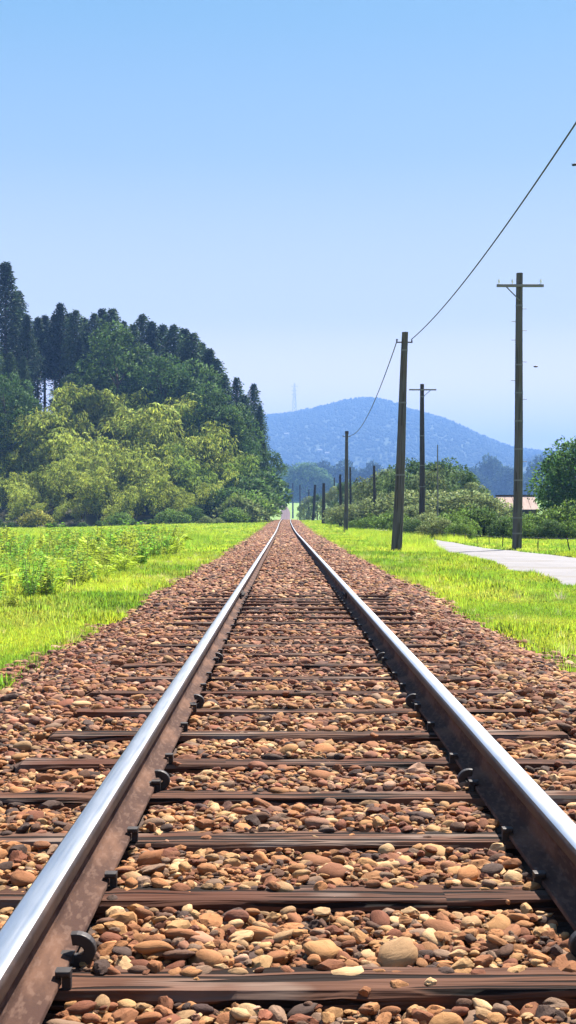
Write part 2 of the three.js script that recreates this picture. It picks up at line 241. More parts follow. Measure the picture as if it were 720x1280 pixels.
for (const side of [-1, 1]) {
  const off = side * .566, which = side < 0 ? 'on the weedy field side of the track' : 'on the road side of the track';
  const cuts = [-11.5, 13.52, 38.5, 63.5, 88.5, 113.5, 138.5, 163.5, 190];
  for (let k = 0; k + 1 < cuts.length; k++) {
    const a = cuts[k] + (k ? .004 : 0), b = cuts[k + 1] - .004, st = k < 2 ? .5 : 2.5;
    const r = thing('steel_rail', `rusty steel rail with a shiny top ${which}`, 'rail', `rails ${which}`);
    mesh('running_surface', sweep(flip(top), a, b, st, off), M.steel, r);
    for (const s of [-1, 1]) {
      mesh('head_side', sweep(s > 0 ? flip(headSide(1)) : headSide(-1), a, b, st, off), M.headSide, r);
      mesh('web_and_foot', sweep(s > 0 ? flip(lower(1)) : lower(-1), a, b, st, off), M.rust, r);
    }
    r.userData.label = `rusty steel rail with a shiny top ${which}`;
  }
  // the line beyond the dip climbs away: seen only as a pair of thin strips
  const far = thing('steel_rail', `thin distant rail curving up the slope ${which}`, 'rail', `rails ${which}`);
  mesh('web_and_foot', sweep([[-.06, B], [-.03, Tp], [.03, Tp], [.06, B]].reverse(), 480, 900, 10, off), M.rust, far);
  // fishplates at the joint
  for (const s of [-1, 1]) {
    const f = thing('fishplate', `bolted joint bar on the ${s * side < 0 ? 'inner' : 'outer'} face of the ${side < 0 ? 'field' : 'road'} side rail`, 'joint bar', null, [TX + off, 0, -13.52]);
    const plate = roundedBox(.018, .062, .5, .004).translate(s * .022, B + .058, 0); mesh('plate', creased(plate), M.iron, f);
    for (const z of [-.19, -.08, .08, .19]) mesh('bolt', new THREE.CylinderGeometry(.015, .015, .026, 6).rotateZ(Math.PI / 2).translate(s * .042, B + .058, z), M.iron, f);
  }
}
{ // hooked anchors gripping the rail foot beside a sleeper
  const s = new THREE.Shape(); const a0 = -2.2, a1 = 1.75; for (let i = 0; i <= 16; i++) { const a = lerp(a0, a1, i / 16); s[i ? 'lineTo' : 'moveTo'](.036 * Math.cos(a), .03 * Math.sin(a)); } for (let i = 16; i >= 0; i--) { const a = lerp(a0, a1, i / 16); s.lineTo(.019 * Math.cos(a), .013 * Math.sin(a)); }
  const hook = creased(new THREE.ExtrudeGeometry(s, { depth: .018, bevelEnabled: true, bevelSize: .003, bevelThickness: .003, bevelSegments: 2, curveSegments: 10 })), jaw = creased(roundedBox(.05, .02, .03, .005).translate(-.028, -.014, .012));
  for (const [side, i] of [[-1, 1], [-1, 4], [-1, 7], [-1, 10], [1, 4], [1, 7], [1, 1], [1, 10]]) {
    const t = thing('rail_anchor', `dark iron hook gripping the foot of the rail ${side < 0 ? 'by the field' : 'by the road'}`, 'rail anchor', `hooked anchors on the rail foot ${side < 0 ? 'on the field side' : 'on the road side'}`, [TX + side * .566 - side * .068, B + .02, -(sleepers[i].d + SLW / 2 + .014)]);
    t.rotation.y = side < 0 ? 0 : Math.PI; mesh('hook', hook, M.iron, t); mesh('jaw', jaw, M.iron, t);
  }
}

// ------------------------------------------------------------------ ballast
{
  const halfW = (d, s) => (s < 0 ? 1.76 : 1.78) + .14 * (fbm(d * .45, s * 5, 12, 4) - .5) + (d > 60 ? .15 : 0);
  const prof = (x, d) => { const r = x - trackX(d), e = halfW(d, r), a = Math.abs(r); return .112 * (1 - sstep(1.2, e + .02, a)) + .012; };
  const bedTop = (x, d) => trackY(d) + prof(x, d) - .03 + .012 * (fbm(x * 3, d * 3, 14, 3) - .5);
  const p = [], uv = [], idx = [], NX = 30; let rows = 0;
  const strip = [...Array(140)].map((_, i) => -6 + i * .5); for (let d = 64; d <= 190; d += 2) strip.push(d);
  for (const d of strip) { rows++; for (let i = 0; i <= NX; i++) { const s = i / NX * 2 - 1, x = trackX(d) + s * (halfW(d, s) + .1); p.push(x, bedTop(x, d) - (Math.abs(s) > .97 ? .03 : 0), -d); uv.push(x, d); } }
  for (let j = 0; j + 1 < rows; j++) for (let i = 0; i < NX; i++) { const a = j * (NX + 1) + i; idx.push(a, a + 1, a + NX + 1, a + 1, a + NX + 2, a + NX + 1); }
  const g = new THREE.BufferGeometry(); g.setAttribute('position', new THREE.Float32BufferAttribute(p, 3)); g.setAttribute('uv', new THREE.Float32BufferAttribute(uv, 2)); g.setIndex(idx); g.computeVertexNormals();
  const bed = structure('ballast_bed', g, M.bed, 'bed of rounded brown ballast stones under the track');
  const p2 = [], i2 = [], u2 = []; let r2 = 0; for (let d = 480; d <= 940; d += 6, r2++) for (const [o, h] of [[-2.1, 0], [-1.4, .22], [1.4, .22], [2.1, 0]]) { p2.push(trackX(d) + o, trackY(d) + h + .02, -d); u2.push(o, d / 2); }
  for (let j = 0; j + 1 < r2; j++) for (let i = 0; i < 3; i++) { const a = j * 4 + i; i2.push(a, a + 1, a + 4, a + 1, a + 5, a + 4); }
  const gf = new THREE.BufferGeometry(); gf.setAttribute('position', new THREE.Float32BufferAttribute(p2, 3)); gf.setAttribute('uv', new THREE.Float32BufferAttribute(u2, 2)); gf.setIndex(i2); gf.computeVertexNormals();
  structure('far_ballast_bed', gf, std({ map: T.speckle, color: lin(.13, .066, .042), roughness: 1 }), 'distant ballast strip curving up the slope');

  const stoneGeo = (seed, detail, angular) => {
    let h = mergeVertices(new THREE.IcosahedronGeometry(1, detail).deleteAttribute('normal').deleteAttribute('uv'), 1e-4); const q = h.attributes.position, R = rng(seed), v = V(), uvs = [];
    const planes = [...Array(angular > .8 ? 13 : 9)].map(() => [V(R() - .5, R() - .5, R() - .5).normalize(), .56 + .34 * R()]);
    for (let i = 0; i < q.count; i++) {
      v.fromBufferAttribute(q, i).normalize(); let r = 1; for (const [n, k] of planes) { const c = v.dot(n); if (c > 0) r = Math.min(r, lerp(1, k / c, angular)); }
      r *= 1 + .34 * (fbm(v.x * 1.3 + 9, v.y * 1.3 + v.z * 1.9, seed, 2) - .5) + .16 * (fbm(v.z * 3.1 + 5, v.y * 3 + v.x * 2.6, seed + 3, 2) - .5); uvs.push(Math.atan2(v.z, v.x) / 6.283 + .5, v.y * .5 + .5); q.setXYZ(i, v.x * r, v.y * r, v.z * r);
    }
    h.setAttribute('uv', new THREE.Float32BufferAttribute(uvs, 2)); h.computeVertexNormals(); return angular > .8 ? toCreasedNormals(h, .42) : h;
  };
  const geos = [...Array(9)].map((_, i) => stoneGeo(300 + i * 7, i % 2 ? 3 : 2, i % 2 ? .97 : .5 + .05 * i)), cheap = [...Array(4)].map((_, i) => stoneGeo(900 + i * 7, 1, .6));
  const palette = [[0.399, 0.195, 0.072], [0.319, 0.14, 0.053], [0.462, 0.257, 0.107], [0.207, 0.075, 0.032], [0.272, 0.108, 0.045], [0.544, 0.335, 0.163], [0.12, 0.056, 0.032], [0.224, 0.132, 0.081], [0.43, 0.179, 0.066], [0.183, 0.06, 0.028], [0.071, 0.039, 0.028], [0.367, 0.21, 0.098], [0.351, 0.155, 0.058], [0.288, 0.113, 0.044]];
  const rusty = [[0.235, 0.092, 0.05], [0.194, 0.072, 0.041], [0.307, 0.133, 0.074], [0.122, 0.053, 0.034], [0.38, 0.186, 0.108], [0.245, 0.118, 0.069], [0.481, 0.273, 0.173], [0.174, 0.075, 0.047], [0.268, 0.091, 0.047], [0.073, 0.036, 0.028]];
  const R = rng(4242), stones = [];
  const nearSleeper = (d) => { let lo = 0, hi = sleepers.length - 1; while (hi - lo > 1) { const m = (lo + hi) >> 1; sleepers[m].d < d ? lo = m : hi = m; } return Math.abs(sleepers[lo].d - d) < Math.abs(sleepers[hi].d - d) ? sleepers[lo] : sleepers[hi]; };
  function pour(d0, d1, cell, med, maxA, want, lift) {             // drop stones one by one on the heap so that they lie on each other
    const x0 = -2.3, W = Math.ceil(4.8 / cell), L = Math.ceil((d1 - d0) / cell), hgt = new Float32Array(W * L);
    for (let j = 0; j < L; j++) for (let i = 0; i < W; i++) { const x = x0 + i * cell, d = d0 + j * cell; hgt[j * W + i] = bedTop(x, d) - trackY(d); }
    for (let k = 0; k < want; k++) {
      const d = d0 + R() * (d1 - d0), vis = .24 * d + 1.1; let x = trackX(d) + (R() * 2 - 1) * 2.2;
      let a = med * Math.exp((R() + R() + R() - 1.5) * 1.0); if (R() < .02 && d < 12) a *= 1.5; a = Math.min(a, maxA); const r = x - trackX(d), e = halfW(d, r);
      if (Math.abs(x) > vis || Math.abs(r) > e + .12 * R() * R() * 2) continue;
      if (Math.abs(Math.abs(r) - .566) < .066 + a * .6) continue;
      const s = nearSleeper(d), on = Math.abs(d - s.d) < SLW / 2 - (d > s.d ? (d < 3 ? .05 : .03) : -a * .3) && Math.abs(r - s.dx) < s.len / 2; if (on && (R() > (d < 6 ? .004 : d < 15 ? .015 : .09) || a > .024)) continue;
      const b = a * (.55 + .4 * R()), c = a * (.34 + .34 * R()), ang = R() * Math.PI, ca = Math.cos(ang), sa = Math.sin(ang);
      let hs = 0, hm = 0, n = 0; for (const [u, w] of [[0, 0], [.7, 0], [-.7, 0], [0, .7], [0, -.7]]) { const i = Math.round((x + u * a * ca - w * b * sa - x0) / cell), j = Math.round((d + u * a * sa + w * b * ca - d0) / cell); if (i < 0 || j < 0 || i >= W || j >= L) continue; const h = hgt[j * W + i]; hs += h; hm = Math.max(hm, h); n++; }
      if (!n) continue; let base = on ? s.y - trackY(d) - .012 + c * .2 : hs / n * .7 + hm * .3;
      const pz = (d - s.d) / .3, T0 = prof(x, d) + .020 * (fbm(x * 2.2, d * 2.2, 18, 3) - .5) * 2 + lift + (Math.abs(r) < 1.1 && pz < 0 ? -.008 : .008) + (d > 10 && d < 14.5 ? -.012 : 0) + (d > 14.5 ? .013 : 0);
      if (!on && base + c * .55 > T0 + .026 * R() * R()) continue;
      const y = base + c * (.28 + .25 * R());
      const i0 = Math.round((x - x0) / cell), j0 = Math.round((d - d0) / cell), rad = Math.ceil(a / cell);
      for (let jj = -rad; jj <= rad; jj++) for (let ii = -rad; ii <= rad; ii++) { const i = i0 + ii, j = j0 + jj; if (i < 0 || j < 0 || i >= W || j >= L) continue; const dx = ii * cell, dz = jj * cell, u = (dx * ca + dz * sa) / a, w = (-dx * sa + dz * ca) / b, q = u * u + w * w; if (q < 1) { const t = y + c * Math.sqrt(1 - q) * .9; if (t > hgt[j * W + i]) hgt[j * W + i] = t; } }
      const tan = clamp(1.25 - d * .1 + (fbm(x * .8, d * .5, 28, 2) - .5) * .9 - Math.max(0, Math.abs(r) - 1.1) * .2, .34, 1);
      const set = R() < tan ? palette : rusty, col = set[Math.floor(R() * set.length)];
      stones.push({ x, y: y + trackY(d), d, a, b, c, ang: -ang, tx: (R() - .5) * .7, tz: (R() - .5) * .7, col, k: .8 + .4 * R() });
    }
  }
  pour(1.55, 5, .006, .0148, .055, 320000, .0); pour(5, 12, .009, .0172, .052, 380000, 0); pour(12, 40, .018, .026, .055, 340000, 0); pour(40, 188, .05, .055, .09, 300000, .01);
  const size = (s) => (Math.abs(s.x) < .235 * s.d + .05 && s.d > 2.0 ? s.a * s.b / (s.d * s.d) : 0), order = stones.map((s, i) => [size(s), i]).sort((p, q) => q[0] - p[0]), single = new Set(order.slice(0, 300).map((o) => o[1]));
  const tones = palette.map((c) => [c, new THREE.MeshPhysicalMaterial({ color: lin(...c), map: T.speckle, bumpMap: T.grain, bumpScale: .002, roughness: .86, specularIntensity: .45 })]).concat(rusty.map((c) => [c, new THREE.MeshPhysicalMaterial({ color: lin(...c), map: T.speckle, bumpMap: T.grain, bumpScale: .002, roughness: .86, specularIntensity: .45 })])), toneOf = new Map(tones);
  const q = new THREE.Quaternion(), e = new THREE.Euler(), pose = (s) => q.setFromEuler(e.set(s.tx, s.ang, s.tz, 'YXZ'));
  const rest = new THREE.Group(); rest.name = 'loose_stones'; rest.userData = { kind: 'stuff' }; bed.add(rest);
  const common = new THREE.MeshPhysicalMaterial({ color: lin(1, 1, 1), map: T.speckle, bumpMap: T.grain, bumpScale: .002, roughness: .86, specularIntensity: .45 }), bins = [...geos, ...cheap].map(() => []);
  stones.forEach((s, i) => {
    if (single.has(i)) { const m = mesh('stone', geos[i % 9], toneOf.get(s.col), bed); m.position.set(s.x, s.y, -s.d); m.quaternion.copy(pose(s)); m.scale.set(s.a, s.c, s.b); return; }
    bins[s.d < 14 ? i % 9 : 9 + i % 4].push(s);
  });
  const m4 = new THREE.Matrix4();
  bins.forEach((list, k) => { if (!list.length) return; const im = new THREE.InstancedMesh([...geos, ...cheap][k], common, list.length); im.name = 'stones'; im.userData = { kind: 'stuff' }; list.forEach((s, i) => { im.setMatrixAt(i, m4.compose(V(s.x, s.y, -s.d), pose(s), V(s.a, s.c, s.b))); im.setColorAt(i, lin(...s.col.map((c) => c * s.k))); }); rest.add(im); });
  console.log('stones', stones.length);
}

// ------------------------------------------------------------------ foliage builders
class Leaves {
  constructor(seed) { this.p = []; this.n = []; this.c = []; this.i = []; this.R = rng(seed); }
  leaf(at, dir, len, wid, out, tone, bend = 0) {                  // a small diamond-shaped blade
    const R = this.R, side = V(R() - .5, R() - .5, R() - .5).cross(dir).normalize().multiplyScalar(wid / 2), mid = at.clone().addScaledVector(dir, len * .45), tip = at.clone().addScaledVector(dir, len); tip.y -= bend * len;
    const fn = side.clone().cross(dir).normalize(); if (fn.dot(out) < 0) fn.negate(); fn.multiplyScalar(.6).addScaledVector(out, 1.0).normalize();
    const b = this.p.length / 3; for (const v of [at, mid.clone().add(side), tip, mid.clone().sub(side)]) { this.p.push(v.x, v.y, v.z); this.n.push(fn.x, fn.y, fn.z); this.c.push(...tone); }
    this.i.push(b, b + 1, b + 2, b, b + 2, b + 3);
  }
  clump(c, rx, ry, n, len, wid, droop, base, spread = .7) {      // leaves through the shell of a lump
    const R = this.R, ht = 1 + spread * (R() - .5);
    for (let k = 0; k < n; k++) {
      const a = R() * 6.283, z = R() * 2 - 1, s = Math.sqrt(1 - z * z), r = Math.cbrt(.25 + .75 * R()), o = V(s * Math.cos(a), z, s * Math.sin(a));
      const at = V(c.x + o.x * rx * r, c.y + o.y * ry * r, c.z + o.z * rx * r), dir = V(o.x + (R() - .5) * .9, o.y * .6 - droop + (R() - .5) * .7, o.z + (R() - .5) * .9).normalize();
      const t = ht * (.75 + .5 * R()), w = R(); this.leaf(at, dir, len * (.7 + .6 * R()), wid * (.7 + .6 * R()), o, [base[0] * t * (.88 + .26 * w), base[1] * t, base[2] * t * (1.1 - .25 * w)]);
    }
  }
  geo() { const g = new THREE.BufferGeometry(); g.setAttribute('position', new THREE.Float32BufferAttribute(this.p, 3)); g.setAttribute('normal', new THREE.Float32BufferAttribute(this.n, 3)); g.setAttribute('color', new THREE.Float32BufferAttribute(this.c, 3)); g.setIndex(this.i); return g; }
}
function plant(crownMat, crown, stemMat, stem, stemName = 'trunk', crownName = 'crown') { const g = new THREE.Group(); mesh(stemName, stem, stemMat, g); mesh(crownName, crown, crownMat, g); return g; }
const W1 = [1, 1, 1];
function broadleaf(seed, H, Rr, mat, base = .28, leafLen = .34, nc = 62, per = 150, flatten = .7) {
  const L = new Leaves(seed), R = L.R, stems = [bar(V(0, -.8, 0), V(.1, H * .62, .05), H * .022 + .06, H * .008, 9)];
  for (let k = 0; k < nc; k++) {
    const t = Math.pow(R(), .8), y = lerp(base, .97, t) * H, prof = Math.sin(Math.PI * clamp((t * .86 + .12), 0, 1)) ** .6, a = k * 2.4 + R(), rr = Rr * prof * (.45 + .6 * Math.sqrt(R()));
    const c = V(Math.cos(a) * rr, y, Math.sin(a) * rr), cr = Rr * (.17 + .2 * R()); L.clump(c, cr, cr * flatten, Math.floor(per * (.7 + .6 * R())), leafLen, leafLen * .55, .15, W1);
    if (k % 4 === 0) { const y0 = Math.min(y * .75, H * .58); stems.push(bar(V(.05, y0, 0), c, H * .008, H * .002, 5)); }
  }
  return plant(mat, L.geo(), M.bark, mergeGeometries(stems));
}
function cedar(seed, H, Rr, crownFrom, mat, blunt = .8, whorls = 26) {
  const L = new Leaves(seed), R = L.R, stems = [bar(V(0, -1, 0), V(0, H * .97, 0), .012 * H + .05, .03, 8)];
  const tiers = whorls * 8, wobble = [...Array(7)].map(() => .72 + .5 * R());
  for (let w = 0; w < tiers; w++) {                              // limbs spiral up the stem, each hung with sprays
    const t = Math.pow((w + R()) / tiers, .92), a = w * 2.4 + R() * .9, lump = lerp(wobble[Math.floor(t * 5.99)], wobble[Math.floor(t * 5.99) + 1], t * 5.99 % 1), rr = Rr * Math.pow(1 - t, blunt) * lump + .22, len = rr * (.62 + .55 * R()), y = H * lerp(crownFrom, .985, t);
    for (let u = .28; u <= 1.01; u += len > 1.6 ? .24 : .36) { const q = V(Math.cos(a) * len * u, y + len * (.16 - .42 * u * u) + (R() - .5) * .3, Math.sin(a) * len * u), s = clamp(rr * .25, .17, .62) * (1.15 - .3 * u); L.clump(q, s, s * .75, 11, .40, .17, .2, W1, .7); }
    if (w % 9 === 0) stems.push(bar(V(0, y - .1, 0), V(Math.cos(a) * len * .8, y - len * .08, Math.sin(a) * len * .8), .05, .02, 4));
  }
  if (crownFrom > .3) for (let k = 0; k < 5; k++) { const y = H * crownFrom * (.45 + .1 * k), a = R() * 6.3; stems.push(bar(V(0, y, 0), V(Math.cos(a) * 1.3, y - .2, Math.sin(a) * 1.3), .04, .015, 4)); }
  return plant(mat, L.geo(), M.bark, mergeGeometries(stems));
}
function bamboo(seed, H, mat) {
  const L = new Leaves(seed), R = L.R, la = R() * 6.283, lean = H * (.12 + .16 * R()), stems = [], at = (t) => V(Math.cos(la) * lean * t * t * (1 + .5 * t), H * (t - .16 * t * t * t * t), Math.sin(la) * lean * t * t * (1 + .5 * t));
  for (let k = 0; k < 12; k++) stems.push(bar(at(k / 12), at((k + 1) / 12), .075 * (1 - k / 14), .075 * (1 - (k + 1) / 14), 6));
  for (let k = 0; k < 11; k++) {                                 // leafy plumes hang off the arching culm
    const t = lerp(.26, 1.02, (k + R() * .6) / 11), c = at(t), rr = (.3 + 1.1 * Math.sin(Math.PI * Math.min(1, (1.06 - t) * 1.25)) ** .7) * (.7 + .6 * R());
    for (let b = 0; b < (k > 8 ? 2 : 3); b++) { const a = R() * 6.283, q = c.clone().add(V(Math.cos(a) * rr, -.1 - .3 * R(), Math.sin(a) * rr)), s = (.45 + .5 * R()) * (k > 8 ? .75 : 1); L.clump(q, s, s * 1.15, 80, .42, .1, 1.0, W1, .7); }
  }
  return plant(mat, L.geo(), M.culm, mergeGeometries(stems), 'culm', 'leaves');
}
function shrub(seed, H, Rr, mat, len = .24, nc = 26, per = 120) {
  const L = new Leaves(seed), R = L.R, stems = [];
  for (let k = 0; k < nc; k++) { const a = k * 2.4, rr = Rr * Math.sqrt((k + .5) / nc) * .85, y = H * (.25 + .55 * (1 - (rr / Rr) ** 2) * (.55 + .6 * R())), c = V(Math.cos(a) * rr, y, Math.sin(a) * rr), s = Rr * (.2 + .16 * R()); L.clump(c, s, s * .8, Math.floor(per * (.7 + .6 * R())), len, len * .5, .05, W1); if (k % 3 === 0) stems.push(bar(V(c.x * .2, -.1, c.z * .2), c, .035, .01, 5)); }
  return plant(mat, L.geo(), M.bark, mergeGeometries(stems), 'stems', 'foliage');
}

// ------------------------------------------------------------------ wooded hill beyond the field
const hillGroup = 'conifers on the wooded hill', G = (x, d) => ground(x, d);
{
  const R = rng(9);
  const cedars = [cedar(11, 26, 4.0, .16, M.cedar, .85, 34), cedar(12, 26, 4.0, .3, M.cedar, .65, 30), cedar(13, 26, 3.5, .5, M.cedar, .55, 24), cedar(14, 26, 4.3, .2, M.hinoki, .55, 32), cedar(15, 26, 4.6, .12, M.hinoki, .7, 34)];
  const put = (src, h0, px, py, d, name, label, category, group, wide = 1) => { const x = survey(px, d), y = G(x, d) - .3, s = (heightAt(py, d) - y) / h0; return place(src, name, [x, y, -d], R() * 6.28, [s * wide, s, s * wide], label, category, group); };
  const tall = 'dark green conifer with a pointed top in the close stand on the hill', bare = 'dark conifer with a long bare trunk beside the gap of sky on the hill';
  for (const [px, py, d, k, w] of [[-26, 352, 192, 0, 1.4], [7, 326, 190, 0, 1.5], [22, 362, 200, 1, 1.2], [34, 392, 186, 1, 1.15], [-8, 420, 178, 4, 1.3], [12, 440, 172, 4, 1.2], [30, 445, 180, 4, 1.0]]) put(cedars[k], 26, px, py, d, 'cedar_tree', px === 7 ? 'tallest dark cedar with a pointed top at the edge of the wooded hill' : 'dark cedar standing close against the tallest cedar on the hill', 'tree', 'cedars round the tallest cedar', w);
  for (const [px, py, d] of [[47, 396, 196], [56, 393, 200], [69, 392, 198], [75, 378, 194]]) put(cedars[2], 26, px, py, d, 'bare_trunk_conifer', bare, 'tree', 'conifers with bare trunks by the gap', 1.15);
  for (const [px, py, d, k, w] of [[86, 390, 197, 1, 1.1], [95, 386, 191, 3, 1.1], [106, 396, 199, 1, 1.1], [118, 390, 193, 3, 1.1], [128, 384, 198, 1, 1.1], [140, 384, 190, 3, 1.2], [154, 400, 199, 1, 1], [166, 404, 192, 3, 1.1], [178, 391, 197, 3, 1.15], [190, 400, 193, 1, 1.1], [203, 404, 198, 3, 1.2], [217, 404, 190, 3, 1.15], [230, 409, 196, 1, 1.2], [241, 414, 190, 3, 1.1], [252, 426, 194, 3, 1.1], [262, 434, 188, 1, 1.1], [271, 447, 186, 3, 1.1], [280, 466, 182, 3, 1.0], [100, 420, 186, 0, 1.1], [172, 428, 184, 4, 1], [208, 440, 182, 4, 1], [242, 450, 180, 4, 1], [262, 470, 178, 4, 1]]) put(cedars[k], 26, px, py, d, 'conifer_tree', tall, 'tree', hillGroup, w);
  for (const [px, py, d, w] of [[296, 470, 184, .85], [306, 492, 178, .9], [317, 478, 186, .8], [325, 505, 180, .8], [312, 530, 172, .9], [330, 552, 176, .8]]) put(cedars[3], 26, px, py, d, 'railside_conifer', 'dark narrow conifer at the end of the wooded hill where it meets the track', 'tree', 'conifers where the wood meets the track', w);
  const broads = [broadleaf(21, 16, 5.2, M.broad, .22, .34, 48, 240), broadleaf(22, 16, 4.6, M.broad, .25, .34, 44, 240), broadleaf(23, 16, 5.6, M.rightTree, .2, .34, 50, 230)];
  for (const [px, py, d, k] of [[148, 408, 178, 0], [122, 462, 180, 1], [204, 448, 178, 2], [238, 454, 180, 0], [268, 484, 172, 0], [284, 512, 170, 1], [8, 470, 166, 2], [-14, 500, 162, 1], [24, 488, 168, 0], [88, 470, 182, 1], [336, 566, 182, 1], [300, 545, 168, 2], [176, 470, 180, 2]]) put(broads[k], 16, px, py, d, 'broadleaf_tree', px === 148 ? 'full round-headed broadleaf tree standing out in front of the hill conifers' : px === 336 ? 'leafy tree leaning out over the track at the end of the hill' : 'mid green broadleaf tree between the conifers and the bamboo', 'tree', px === 148 || px === 336 ? null : 'broadleaf trees above the bamboo', .9);
  // bamboo thicket on the front of the hill
  const bam = [...Array(7)].map((_, i) => bamboo(40 + i, 11, M.bamboo)), bamY = [...Array(3)].map((_, i) => bamboo(60 + i, 11, leafMat(.24, .35, .055, .42))), crest = polyline([[-40, 548], [0, 533], [30, 518], [62, 496], [90, 482], [112, 482], [150, 492], [200, 502], [245, 506], [280, 524], [305, 566], [322, 605], [335, 636]]);
  for (const [d, f, step, off] of [[172, 0, 11, 0], [166, .14, 12, 7], [160, .34, 15, 3], [154, .5, 19, 9], [149, .67, 22, 1], [145.5, .8, 30, 8]]) for (let px = -30 + off; px < 326; px += step) {
    const j = (R() - .5) * 9, top = crest(px + j) , py = lerp(top, 650, f * (.9 + .2 * R())) + (R() - .5) * 16; if (py > 634 || (px > 292 && d > 156)) continue;
    const k = Math.floor(R() * 7), pale = px > 225 && R() < .5; put(pale ? bamY[k % 3] : bam[k], 9.5, px + j, py, d + (R() - .5) * 4, 'bamboo', 'arching yellow green bamboo in the thicket at the foot of the hill', 'bamboo', 'bamboo thicket at the foot of the hill', .95 + .35 * R());
  }
  const sh = [shrub(81, 2.6, 2.2, M.shrub), shrub(82, 2.2, 2, M.greyShrub), shrub(83, 3, 2.1, M.broad)], ye = shrub(84, 2.4, 2, M.yellowShrub);
  for (const [px, py, d, k] of [[-6, 646, 139, 2], [14, 652, 138, 2], [66, 652, 139, 2], [150, 640, 139, 0], [168, 650, 137, 2], [190, 648, 140, 2], [212, 636, 140, 0], [226, 640, 141, 0], [258, 646, 136, 1], [272, 648, 138, 1], [292, 634, 142, 0], [300, 622, 146, 1], [308, 612, 150, 0], [312, 602, 156, 2], [314, 618, 160, 0], [284, 606, 150, 2], [300, 590, 156, 2], [310, 580, 166, 2], [104, 652, 140, 2], [126, 650, 141, 2], [40, 654, 140, 2], [240, 632, 143, 2]]) put(sh[k], [2.6, 2.2, 3][k], px, py, d, 'hill_shrub', px > 280 ? 'leafy green shrub beside the track at the end of the bamboo' : 'low dark leafy shrub along the shaded foot of the bamboo thicket', 'shrub', px > 280 ? 'shrubs where the thicket meets the track' : 'shrubs along the foot of the thicket');
  put(ye, 2.4, 44, 637, 139, 'yellow_shrub', 'small yellow tinged shrub in front of the dark thicket', 'shrub');
}

